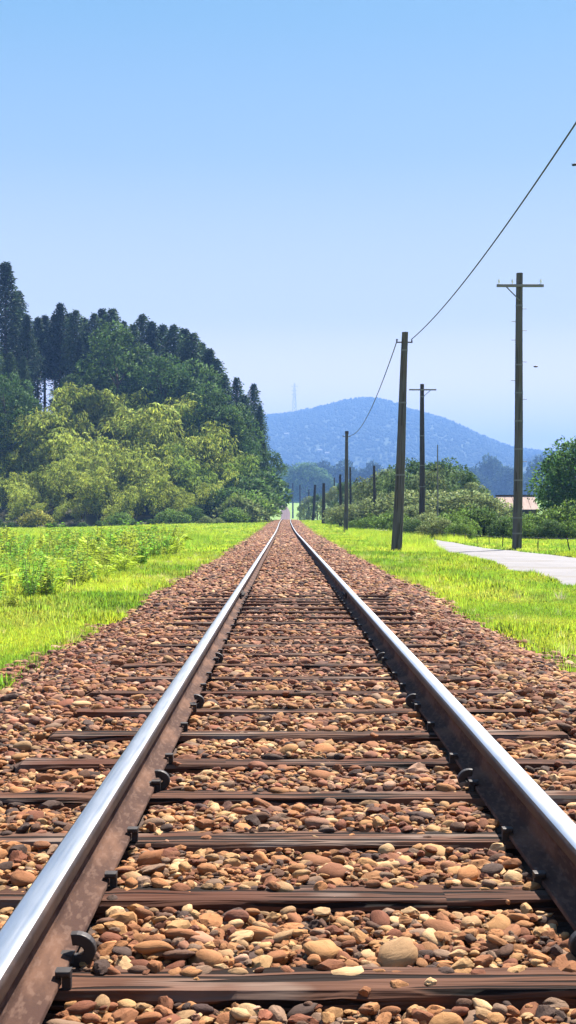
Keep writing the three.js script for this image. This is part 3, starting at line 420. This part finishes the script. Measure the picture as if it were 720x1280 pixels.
// ------------------------------------------------------------------ trees and bushes beyond the lane
{
  const R = rng(19), put = (src, h0, px, py, d, wide, name, label, category, group) => { const x = survey(px, d), y = G(x, d) - .12, s = (heightAt(py, d) - y) / h0; return place(src, name, [x, y, -d], R() * 6.28, [s * wide, s, s * wide], label, category, group); };
  put(broadleaf(101, 5.4, 3.3, leafMat(.10, .20, .045, .4), .08, .2, 110, 210, .8), 5.4, 735, 551, 74, .8, 'broadleaf_tree', 'big dense dark green tree beside the rusty roofed shed', 'tree');
  const bush = [shrub(111, 2, 1.7, M.shrub, .15, 34, 190), shrub(112, 2, 1.8, leafMat(.085, .15, .035, .4), .15, 34, 190), shrub(113, 2, 1.7, M.greyShrub, .14, 34, 190)];
  for (const [px, py, d, k, w] of [[548, 646, 62, 2, 1], [566, 640, 64, 0, 1.1], [586, 634, 66, 0, 1.1], [602, 636, 66, 1, 1.0], [618, 647, 67, 0, 1.0], [640, 645, 66, 0, 1.1], [660, 643, 65, 1, 1.1], [676, 640, 63, 0, 1.1], [694, 636, 63, 0, 1.1], [712, 630, 63, 0, 1.1], [730, 632, 63, 1, 1.1], [575, 652, 60, 0, .9], [632, 648, 62, 1, .9], [688, 650, 60, 1, .9], [716, 648, 60, 0, 1], [655, 650, 61, 0, .9]]) put(bush[k], 2, px, py, d, w, 'bush', 'leafy bush in the row along the green paddy strip', 'bush', 'bushes along the paddy strip');
  for (const [px, py, d, k, w] of [[436, 630, 112, 2, 1.2], [452, 626, 118, 2, 1.1], [472, 622, 110, 2, 1], [486, 616, 112, 2, 1.1], [508, 612, 104, 2, 1.2], [540, 612, 100, 2, 1.2], [560, 618, 98, 2, 1.3], [584, 612, 96, 2, 1.3], [600, 616, 94, 2, .9], [520, 630, 92, 2, 1.1], [490, 638, 90, 0, 1.1], [500, 648, 78, 0, .9], [462, 644, 96, 0, 1], [446, 648, 104, 0, 1], [520, 650, 72, 1, 1], [536, 640, 76, 2, 1.1], [420, 646, 124, 0, 1], [410, 648, 132, 0, 1]]) put(bush[k], 2, px, py, d, w, 'wild_bush', 'grey green wild bush in the thicket between the utility poles', 'bush', 'thicket between the utility poles');
  const tr = [broadleaf(121, 8, 3.2, M.greyShrub, .15, .26, 60, 130), broadleaf(122, 8, 3, M.broad, .15, .26, 60, 130), bamboo(131, 8, M.palm), bamboo(132, 8, leafMat(.15, .2, .07, .4))];
  for (const [px, py, d, k, w] of [[510, 576, 120, 1, 1], [538, 580, 124, 1, 1], [560, 576, 122, 1, 1], [576, 588, 118, 1, .9], [592, 606, 116, 0, .9], [484, 590, 130, 0, 1], [466, 600, 140, 0, 1], [448, 606, 150, 0, 1], [436, 602, 160, 1, .9], [420, 610, 180, 0, .8], [410, 618, 190, 0, .8], [386, 622, 232, 0, .8], [397, 618, 215, 1, .7], [380, 630, 250, 1, .8]]) put(tr[k], 8, px, py, d, w, 'small_tree', 'small bushy tree in the thicket behind the utility poles', 'tree', 'small trees behind the utility poles');
  for (const [px, py, d, k] of [[496, 578, 112, 2], [504, 570, 114, 2], [520, 572, 112, 3], [532, 574, 115, 2], [548, 578, 112, 3], [562, 582, 113, 2], [572, 586, 112, 2], [478, 588, 118, 3], [488, 584, 120, 3], [583, 598, 110, 2]]) put(tr[k], 8, px, py, d, 1.15, 'bamboo', 'drooping bamboo in the grove behind the pole with a crossarm', 'bamboo', 'bamboo grove behind the poles');
  const rt = broadleaf(141, 18, 9, leafMat(.11, .21, .045, .38), .12, .7, 90, 150);
  put(rt, 18, 382, 580, 800, 1.1, 'broadleaf_tree', 'large rounded hazy tree where the far track bends', 'tree'); put(rt, 18, 358, 592, 850, .9, 'broadleaf_tree', 'rounded hazy tree standing behind the bend of the track', 'tree');
  for (const [px, py, d] of [[350, 606, 900], [404, 594, 790], [338, 612, 900], [424, 606, 760], [440, 604, 740], [326, 600, 900]]) put(rt, 18, px, py, d, .9, 'broadleaf_tree', 'smaller hazy tree in the line of trees across the bend', 'tree', 'trees across the bend of the track');
  // far woods under the mountain: a mass that nobody could count
  const woody = broadleaf(151, 2, 1, leafMat(1, 1, 1, .25), .05, .16, 46, 60).children[1], n = 620, im = new THREE.InstancedMesh(woody.geometry, woody.material, n), m4 = new THREE.Matrix4();
  for (let k = 0; k < n; k++) { const d = 950 + 650 * R(), x = survey(230 + 620 * R(), d), s = 5 + 6 * R(); im.setMatrixAt(k, m4.compose(V(x, G(x, d) + (d - 950) * .022 * R() - .5, -d), new THREE.Quaternion().setFromAxisAngle(V(0, 1, 0), R() * 6), V(s, s * (1 + .7 * R()), s))); const c = .6 + .7 * R(); im.setColorAt(k, lin(.04 * c, .075 * c, .028 * c)); }
  im.name = 'far_woods'; im.userData = { label: 'hazy dark woods at the foot of the mountain', category: 'woods', kind: 'stuff' }; scene.add(im);
}

// ------------------------------------------------------------------ poles and wires
function taperPole(H, r0, r1, lean) { const g = new THREE.CylinderGeometry(r1, r0, H, 16, 24), p = g.attributes.position; g.translate(0, H / 2, 0); for (let i = 0; i < p.count; i++) { const y = p.getY(i), t = y / H; p.setX(i, p.getX(i) + lean * t + .02 * Math.sin(t * 5)); } g.computeVertexNormals(); const uv = g.attributes.uv; for (let i = 0; i < uv.count; i++) uv.setXY(i, uv.getX(i), uv.getY(i) * H / 4); return g; }
function utilityPole(name, label, group, px, d, py, r0, r1, lean, mat, o = {}) {
  const x = o.x ?? survey(px, d), y = G(x, d) - .15, H = (o.H ?? heightAt(py, d)) - y, t = thing(name, label, 'pole', group, [x, y, -d]), at = (h) => lean * h / H + .02 * Math.sin(h / H * 5), rad = (h) => lerp(r0, r1, h / H);
  mesh('pole', taperPole(H, r0, r1, lean), mat, t);
  for (const h of o.bands ?? []) mesh('band', new THREE.CylinderGeometry(rad(h) + .007, rad(h) + .007, .05, 16, 1, true).translate(at(h), h, 0), M.metal, t);
  for (const [h, s] of o.steps ?? []) mesh('step_bolt', bar(V(at(h) + s * rad(h), h, 0), V(at(h) + s * (rad(h) + .13), h, 0), .011, .011, 6), M.metal, t);
  if (o.arm) {
    const [w, h, brace] = o.arm, a = mesh('crossarm', creased(roundedBox(w, .085, .085, .006).translate(at(h) + (o.armShift ?? 0), h, rad(h) + .03)), M.metal, t);
    for (const e of o.pins ?? []) { const q = mesh('insulator', mergeGeometries([bar(V(0, 0, 0), V(0, .1, 0), .014), new THREE.CylinderGeometry(.02, .042, .09, 10).translate(0, .13, 0)]), M.porcelain, a); q.position.set(at(h) + e, h + .03, rad(h) + .03); }
    mesh('brace', bar(V(at(h) + brace * w * .3, h - .03, rad(h) + .03), V(at(h - .5), h - .48, rad(h) + .03), .02, .02, 6), M.metal, t);
  }
  if (o.hook) { const h = o.hook; mesh('bracket', mergeGeometries([bar(V(at(h) - .26, h, 0), V(at(h) + .24, h, 0), .022), bar(V(at(h) - .24, h, 0), V(at(h) - .24, h + .1, 0), .02), bar(V(at(h) + .22, h, 0), V(at(h) + .22, h + .07, 0), .02)]), M.iron, t); }
  t.userData.topAt = undefined; delete t.userData.topAt; return { t, x, y, H, at };
}
const lineGroup = 'row of wooden poles carrying the wire along the track';
const pA = utilityPole('wooden_pole', 'stout leaning bare wooden pole standing in the verge grass beside the ballast', null, 495, 39, 415, .17, .095, .30, M.pole, { hook: 6.55, bands: [6.3, 4.7, 2.5] });
const pB = utilityPole('wooden_pole', 'bare wooden pole with a dark cap next along the wire from the stout leaning pole', lineGroup, 432, 84, 540, .15, .1, .1, M.pole, { hook: 6.5, bands: [6.2] });
mesh('cap', new THREE.CylinderGeometry(.12, .13, .16, 12).translate(pB.at(pB.H), pB.H - .02, 0), M.iron, pB.t);
utilityPole('utility_pole', 'tall dark utility pole with crossarm standing at the edge of the concrete lane', null, 646, 41, 341, .158, .105, .12, M.pole, { arm: [1.5, 8.62, -1], pins: [-.68, -.25, .66], bands: [8.0, 6.1, 5.2, 4.3, 3.4, 2.4, 1.2, .7], steps: [[7.9, 1], [7.5, -1], [7.2, 1], [6.9, -1], [6.2, 1], [5.6, -1], [5.0, 1], [3.0, 1]] });
utilityPole('utility_pole', 'dark utility pole with crossarm rising out of the thicket', null, 527, 78, 480, .2, .12, .06, M.darkPole, { arm: [1.66, 9.0, 1], armShift: .02, pins: [], bands: [8.6, 6.2, 4.4, 3.1] });
utilityPole('thin_pole', 'thin pale grey metal pole in front of the thicket', null, 546.5, 70, 556, .045, .03, .05, M.metal, { bands: [3.6, 4.2], steps: [[3.4, 1], [3.7, -1]] });
for (const [px, d, py, lean, mat, lab] of [[404, 131, 604, .08, M.darkPole, 1], [391, 178, 606, .35, M.darkPole, 1], [366, 560, 604, 0, M.darkPole, 2], [386, 330, 612, 0, M.darkPole, 2], [375, 420, 606, 0, M.darkPole, 2]]) utilityPole('wooden_pole', lab === 1 ? 'small dark wooden pole farther along the row beside the track' : 'tiny hazy pole beside the far track', lineGroup, px, d, py, .14 + d * .0004, .1 + d * .0003, lean, mat);
for (const [px, d, py] of [[468, 104, 582], [438, 140, 584], [425.5, 118, 593], [418, 200, 597]]) utilityPole('utility_pole', 'slim dark pole standing in front of the thicket by the lane', 'slim poles by the thicket', px, d, py, .15, .1, 0, M.darkPole, px === 468 ? { steps: [[4.6, 1], [4.3, -1], [4, 1], [3.7, -1]] } : {});
const pC = utilityPole('wooden_pole', 'bare wooden pole on the verge holding the free end of the single wire', lineGroup, 0, -6, 0, .17, .1, .05, M.pole, { x: 3.25, H: 7.7, hook: 7.45 });
function wire(label, a, b, sag, r) { const pts = []; for (let k = 0; k <= 40; k++) { const t = k / 40; pts.push(V().lerpVectors(a, b, t).add(V(0, -4 * sag * t * (1 - t), 0))); } tag(mesh('overhead_wire', new THREE.TubeGeometry(new THREE.CatmullRomCurve3(pts), 120, r, 6), M.wire), label, 'wire', 'wires strung between the wooden poles'); }
const end = (p, h, s) => V(p.x + p.at(h) + s, p.y + h + .08, -p.t.position.z * -1);
wire('single dark wire sagging up from the stout leaning pole over the verge', end(pA, 6.55, .2), end(pC, 7.45, .2), .95, .013);
wire('thin wire hanging between the stout leaning pole and the capped pole', end(pA, 6.55, -.22), end(pB, 6.5, .2), .75, .016);

// ------------------------------------------------------------------ low wire fence along the paddy
{
  const spots = [[35, 7.85, .6], [39.2, 7.78, .56], [44.5, 7.6, .5], [47.5, 7.62, .5], [50, 7.55, .5], [53, 7.5, .5], [56.5, 7.5, .5], [60, 7.45, .5], [29, 8.05, .6], [24, 8.1, .6]];
  spots.sort((a, b) => a[0] - b[0]); const tops = [];
  spots.forEach(([d, x, h], k) => { const y = G(x, d), t = thing('fence_post', k === 2 ? 'leaning dark fence post at the edge of the concrete lane' : 'thin dark fence post along the lane edge by the paddy', 'fence post', k === 2 ? null : 'fence posts along the paddy', [x, y - .05, -d]), ln = k === 2 ? -.12 : (hash2(k, 3) - .5) * .05; mesh('stake', bar(V(0, 0, 0), V(ln, h, 0), .018, .015, 6), M.darkPole, t); mesh('tie', new THREE.TorusGeometry(.022, .006, 5, 10).rotateX(Math.PI / 2).translate(ln * .85, h * .85, 0), M.metal, t); tops.push(V(x + ln * .85, y - .05 + h * .85, -d)); });
  for (let k = 0; k + 1 < tops.length; k++) tag(mesh('fence_wire', bar(tops[k], tops[k + 1], .005, .005, 5), M.wire), 'slack wire between two fence posts along the paddy', 'wire', 'fence wires along the paddy');
}

// ------------------------------------------------------------------ shed, distant houses, tower, cabinet, birds
{
  const d = 118, x0 = survey(625, d), x1 = survey(674, d), w = x1 - x0, yr = heightAt(619, d), ye = heightAt(637, d), base = G(x0, d), t = thing('shed', 'low shed with a rusty sheet metal roof behind the bushes', 'shed', null, [x0, base, -d]);
  const H = ye - base, rz = 2.2, rise = yr - ye; mesh('wall', box(w - .3, H - .05, 3.6, w / 2, (H - .05) / 2, -2.2), M.board, t);
  for (let k = 0; k < 5; k++) for (const s of [1, -1]) { const g = box(w / 5 - .035, .05, Math.hypot(rz, rise) + .15); g.rotateX(s * Math.atan2(rise, rz)).translate((k + .5) * w / 5, H + rise / 2, -2.2 + s * rz / 2); mesh('roof_sheet', g, M.roof, t); }
  mesh('ridge_cap', box(w + .05, .07, .3, w / 2, H + rise + .04, -2.2), M.darkPole, t); mesh('door', box(.8, 1.7, .06, w * .62, .85, -.38), M.darkPole, t); mesh('eave_board', box(w, .1, .06, w / 2, H - .04, .06), M.darkPole, t);
  const house = (px, py, ww, label) => { const [x, y, dd] = onSlope(px, py), t2 = thing('house', label, 'house', 'far houses on the mountain slope', [x, y + 3, -dd]); mesh('wall', box(ww, ww * .6, ww * .7, 0, ww * .2, 0), M.white, t2);
    const s = new THREE.Shape(); s.moveTo(-ww * .42, 0); s.lineTo(ww * .42, 0); s.lineTo(0, ww * .24); s.closePath(); mesh('roof', new THREE.ExtrudeGeometry(s, { depth: ww * 1.1, bevelEnabled: false }).translate(0, 0, -ww * .55).rotateY(Math.PI / 2).translate(0, ww * .5 + .02, 0), M.tile, t2); for (const q of [-.3, .3]) mesh('window', box(ww * .14, ww * .16, .1, q * ww, ww * .28, ww * .35 + .06), M.glass, t2); };
  const far = 'pale house with a grey roof half hidden on the hazy mountain slope';
  for (const [px, py, w] of [[400, 568, 9], [409, 571, 8], [358, 548, 10], [597, 600, 10], [604, 597, 9]]) house(px, py, w, far);
  // lattice tower on the ridge
  const td = 3520, tx = survey(368, td), ty = heightAt(516, td) - 3, Ht = heightAt(479, td) - ty, tw = thing('transmission_tower', 'faint lattice power tower standing on the mountain ridge', 'tower', null, [tx, ty, -td]), legs = [[-1, -1], [1, -1], [1, 1], [-1, 1]], wide = (h) => lerp(6.5, 1.2, Math.pow(h / Ht, .7));
  for (const [a, b] of legs) mesh('leg', bar(V(a * 6.5, 0, b * 6.5), V(a * 1.2, Ht, b * 1.2), .45, .3, 5), M.metal, tw);
  for (let k = 0; k < 8; k++) { const h0 = k / 8 * Ht, h1 = (k + 1) / 8 * Ht, g = []; for (let q = 0; q < 4; q++) { const A = legs[q], C = legs[(q + 1) % 4], l = (h) => lerp(6.5, 1.2, h / Ht); g.push(bar(V(A[0] * l(h0), h0, A[1] * l(h0)), V(C[0] * l(h1), h1, C[1] * l(h1)), .22, .22, 4), bar(V(C[0] * l(h0), h0, C[1] * l(h0)), V(A[0] * l(h1), h1, A[1] * l(h1)), .22, .22, 4)); } const m = mesh('bracing', mergeGeometries(g), M.metal, tw); m.userData.kind = 'stuff'; }
  for (const h of [.62, .76, .9]) mesh('crossarm', bar(V(-9.5, h * Ht, 0), V(9.5, h * Ht, 0), .4, .4, 5), M.metal, tw);
  // small trackside cabinet
  const cd = 150, cx = survey(346, cd) - 1.3, cb = thing('trackside_cabinet', 'small dark box on short legs beside the far track', 'cabinet', null, [cx, G(cx, cd), -cd]); mesh('case', creased(roundedBox(.62, .42, .4, .02).translate(0, .5, 0)), M.iron, cb); for (const s of [-1, 1]) mesh('leg', box(.06, .32, .06, s * .22, .14, 0), M.metal, cb); mesh('lid', box(.68, .04, .46, 0, .735, 0), M.metal, cb);
  // two birds high up
  const bird = (px, py, dd, rot, label) => { const b = thing('bird', label, 'bird', null, [survey(px, dd), heightAt(py, dd), -dd]); b.rotation.set(.1, rot, .15); mesh('body', new THREE.SphereGeometry(.035, 10, 8).scale(1, .9, 2.4), M.iron, b); for (const s of [-1, 1]) { const g = new THREE.BufferGeometry(); g.setAttribute('position', new THREE.Float32BufferAttribute([s * .02, .012, .05, s * .02, .012, -.04, s * .12, .035, -.02, s * .02, -.002, .0, s * .02, .012, .05, s * .12, .035, -.02], 3)); g.computeVertexNormals(); mesh('wing', g, M.iron, b); } };
  bird(670, 458, 46, 1.2, 'tiny dark bird flying low beside the tall crossarm pole'); bird(719, 205, 30, .6, 'dark bird flying high up beside the wire');
}

// ------------------------------------------------------------------ grass
{
  const R = rng(31);
  const tuft = (seed, n, h, w, splay) => { const L = new Leaves(seed), q = L.R; for (let k = 0; k < n; k++) { const a = q() * 6.283, r = .35 * h * q(), at = V(Math.cos(a) * r, 0, Math.sin(a) * r), a2 = a + (q() - .5) * 2, s = splay * q(), dir = V(Math.cos(a2) * s, 1, Math.sin(a2) * s).normalize(), t = .75 + .5 * q(); L.leaf(at, dir, h * (.5 + .6 * q()), w * (.7 + .6 * q()), V(0, 1, 0), [t * (.85 + .4 * q()), t, t * .9], .12 * s); } return L.geo(); };
  const short = [1, 2, 3].map((s) => tuft(500 + s, 16, .055, .0065, 1.3)), mid = [1, 2, 3].map((s) => tuft(520 + s, 16, .13, .018, .9)), tallG = [1, 2].map((s) => tuft(540 + s, 26, .5, .011, .6));
  const group = (name, label, geos, list) => { const g = new THREE.Group(); g.name = name; g.userData = { label, category: 'grass', kind: 'stuff' }; scene.add(g); const m4 = new THREE.Matrix4(), q = new THREE.Quaternion(); geos.forEach((geo, k) => { const sub = list.filter((_, i) => i % geos.length === k), im = new THREE.InstancedMesh(geo, M.grass, sub.length); im.name = 'grass_tufts'; im.userData = { kind: 'stuff' }; sub.forEach(([x, y, d, s, c], i) => { im.setMatrixAt(i, m4.compose(V(x, y, -d), q.setFromAxisAngle(V(0, 1, 0), R() * 6.28), V(s, s * (.8 + .5 * R()), s))); im.setColorAt(i, lin(...c)); }); g.add(im); }); console.log(name, list.length); };
  const tint = (x, d) => { const n = sstep(.25, .75, fbm(x * .9, d * .5, 201, 3)), dry = sstep(.52, .72, fbm(x * 1.3, d * .9, 207, 3)), j = .6 + .65 * R(); return mix3(mix3([.55, .72, .9], [1.14, 1.06, 1.3], n), [1.35, 1.0, 3.5], dry * .7 * R()).map((c) => c * j); };
  const edge = (d, s) => 1.77 + .2 * (fbm(d * .9, s * 9, 13, 4) - .5);
  const onRoad = (x, d) => d < 121 && x > roadL(d) + .05 && x < roadR(d) - .05;
  const near = [], middle = [], high = [];
  const scatter = (list, n, d0, d1, reach, sFn, skip) => { for (let k = 0; k < n; k++) { const d = Math.sqrt(lerp(d0 * d0, d1 * d1, R())), half = .25 * d + 1.9; let x = (R() * 2 - 1) * half; const r = x - trackX(d), s = Math.sign(r); if (Math.abs(r) < edge(d, s) - .25 * R() * R() * R() || Math.abs(r) > reach || onRoad(x, d) || skip?.(x, d)) continue; const bare = fbm(x * 1.7, d * 1.2, 211, 3); if (bare > .68 && R() < .6) continue; list.push([x, G(x, d) - .006, d, sFn(x, d), tint(x, d)]); } };
  const lush = (x, d) => .8 + 1.0 * sstep(.35, .75, fbm(x * 1.4, d * .9, 231, 3)); scatter(near, 235000, 2, 16, 9, (x, d) => (.5 + .7 * R()) * lush(x, d)); scatter(near, 260000, 16, 36, 14, (x, d) => (.7 + .9 * R()) * lush(x, d));
  scatter(middle, 62000, 30, 80, 40, () => .55 + .5 * R()); scatter(middle, 60000, 80, 190, 60, () => .8 + .6 * R(), (x, d) => x < -8 && d > 146);
  // rougher tall grass along the outer verge and lane edge
  for (let k = 0; k < 26000; k++) { const d = 12 + 56 * Math.sqrt(R()), x = -(3.2 + R() * R() * 14); if (x < -.26 * d - 1 || fbm(x * .4, d * .25, 221, 3) < .36 + .3 * R()) continue; high.push([x, G(x, d) - .01, d, .3 + .6 * R() * fbm(x * .5, d * .3, 223, 2) * 1.6, tint(x, d)]); }
  for (let k = 0; k < 6500; k++) { const d = 34 + 40 * R(), x = lerp(3.6, roadL(d) + .05, R()) + (d > 46 ? .5 * R() : 0); high.push([x, G(x, d) - .01, d, (.25 + .5 * R()) * sstep(33, 44, d) + .08, tint(x, d)]); }
  for (let k = 0; k < 5000; k++) { const d = 46 + 40 * R(), x = 4 + R() * 5; if (x > .14 * d || onRoad(x, d)) continue; high.push([x, G(x, d) - .01, d, .35 + .4 * R(), tint(x, d)]); }
  for (let k = 0; k < 2600; k++) { const d = 5 + 30 * Math.sqrt(R()), sd = R() < .5 ? -1 : 1, x = TX + sd * (1.75 + R() * R() * 3); if (Math.abs(x) > .26 * d + 1 || onRoad(x, d)) continue; const c = tint(x, d); high.push([x, G(x, d) - .01, d, .12 + .3 * R() * R(), R() < .3 ? [c[0] * 1.4, c[1] * 1.02, c[2] * 5] : c]); }
  group('verge_grass', 'short bright green grass on the verges beside the ballast', short, near); group('field_grass', 'bright green grass of the flat fields', mid, middle); group('tall_grass', 'tall rough grass beyond the mown verge', tallG, high);
  // tall leafy weeds in the field
  const weedOf = (seed, H) => { const L = new Leaves(seed), q = L.R, st = [], hue = .62 + .55 * q(); for (let s = 0; s < 9; s++) { const a = q() * 6.28, tip = V(Math.cos(a) * H * .45 * q(), H * (.5 + .5 * q()), Math.sin(a) * H * .45 * q()), b0 = V(Math.cos(a) * .04, 0, Math.sin(a) * .04); st.push(bar(b0, tip, .007, .003, 4)); for (let k = 0; k < 44; k++) { const t = .02 + .98 * q(), at = V().lerpVectors(b0, tip, t), a2 = q() * 6.28, dir = V(Math.cos(a2), .45 - .5 * q(), Math.sin(a2)).normalize(), c = .75 + .5 * q(); L.leaf(at, dir, .045 + .075 * q(), .013 + .014 * q(), V(0, 1, 0), [c * hue, c * (.92 + .1 * q()), c], .25); } } return plant(M.weed, L.geo(), M.culm, mergeGeometries(st), 'stems', 'leaves'); };
  const reedOf = (seed, H) => { const L = new Leaves(seed), q = L.R, st = []; for (let k = 0; k < 90; k++) { const a = q() * 6.28, r = .12 * q(), at = V(Math.cos(a) * r, 0, Math.sin(a) * r), c = .75 + .5 * q(), out = V(Math.cos(a + q()), 0, Math.sin(a + q())), h = H * (.35 + .65 * q()), knee = at.clone().addScaledVector(out, h * .16).add(V(0, h * .62, 0)); L.leaf(at, knee.clone().sub(at).normalize(), h * .75, .007, V(0, 1, 0), [c, c, c]); L.leaf(knee, out.clone().multiplyScalar(.8).add(V(0, .9 - .9 * q(), 0)).normalize(), h * .4, .006, V(0, 1, 0), [c * 1.05, c, c], .3); } for (let k = 0; k < 5; k++) { const a = q() * 6.28; st.push(bar(V(0, 0, 0), V(Math.cos(a) * .15, H * (.8 + .3 * q()), Math.sin(a) * .15), .004, .002, 4)); } return plant(M.grass, L.geo(), M.culm, mergeGeometries(st), 'stems', 'blades'); };
  const ws = [weedOf(601, .8), reedOf(611, .6), weedOf(602, .7), weedOf(604, .9), weedOf(603, .8), reedOf(613, .7), weedOf(605, .6), weedOf(606, .85)];
  let n = 0; for (let k = 0; k < 4000 && n < 290; k++) { const d = 13 + 24 * R(), x = -(2.9 + 7 * R()); if (x < -.235 * d - .6 || fbm(x * .6, d * .3, 221, 3) < .3 + .3 * R()) continue; n++; place(ws[n % 8], n % 4 === 1 ? 'grassy_weed' : 'leafy_weed', [x, G(x, d) - .02, -d], R() * 6.28, (.34 + .9 * fbm(x * .5, d * .3, 229, 2) * (.4 + .8 * R())) * lerp(.7, 1.2, sstep(13, 24, d)), n % 4 === 1 ? 'tall arching grassy weed in the rough patch of the field' : 'tall leafy green weed in the rough patch of the field', 'weed', n % 4 === 1 ? 'grassy weeds in the field' : 'leafy weeds in the field'); }
}

renderer.render(scene, camera);
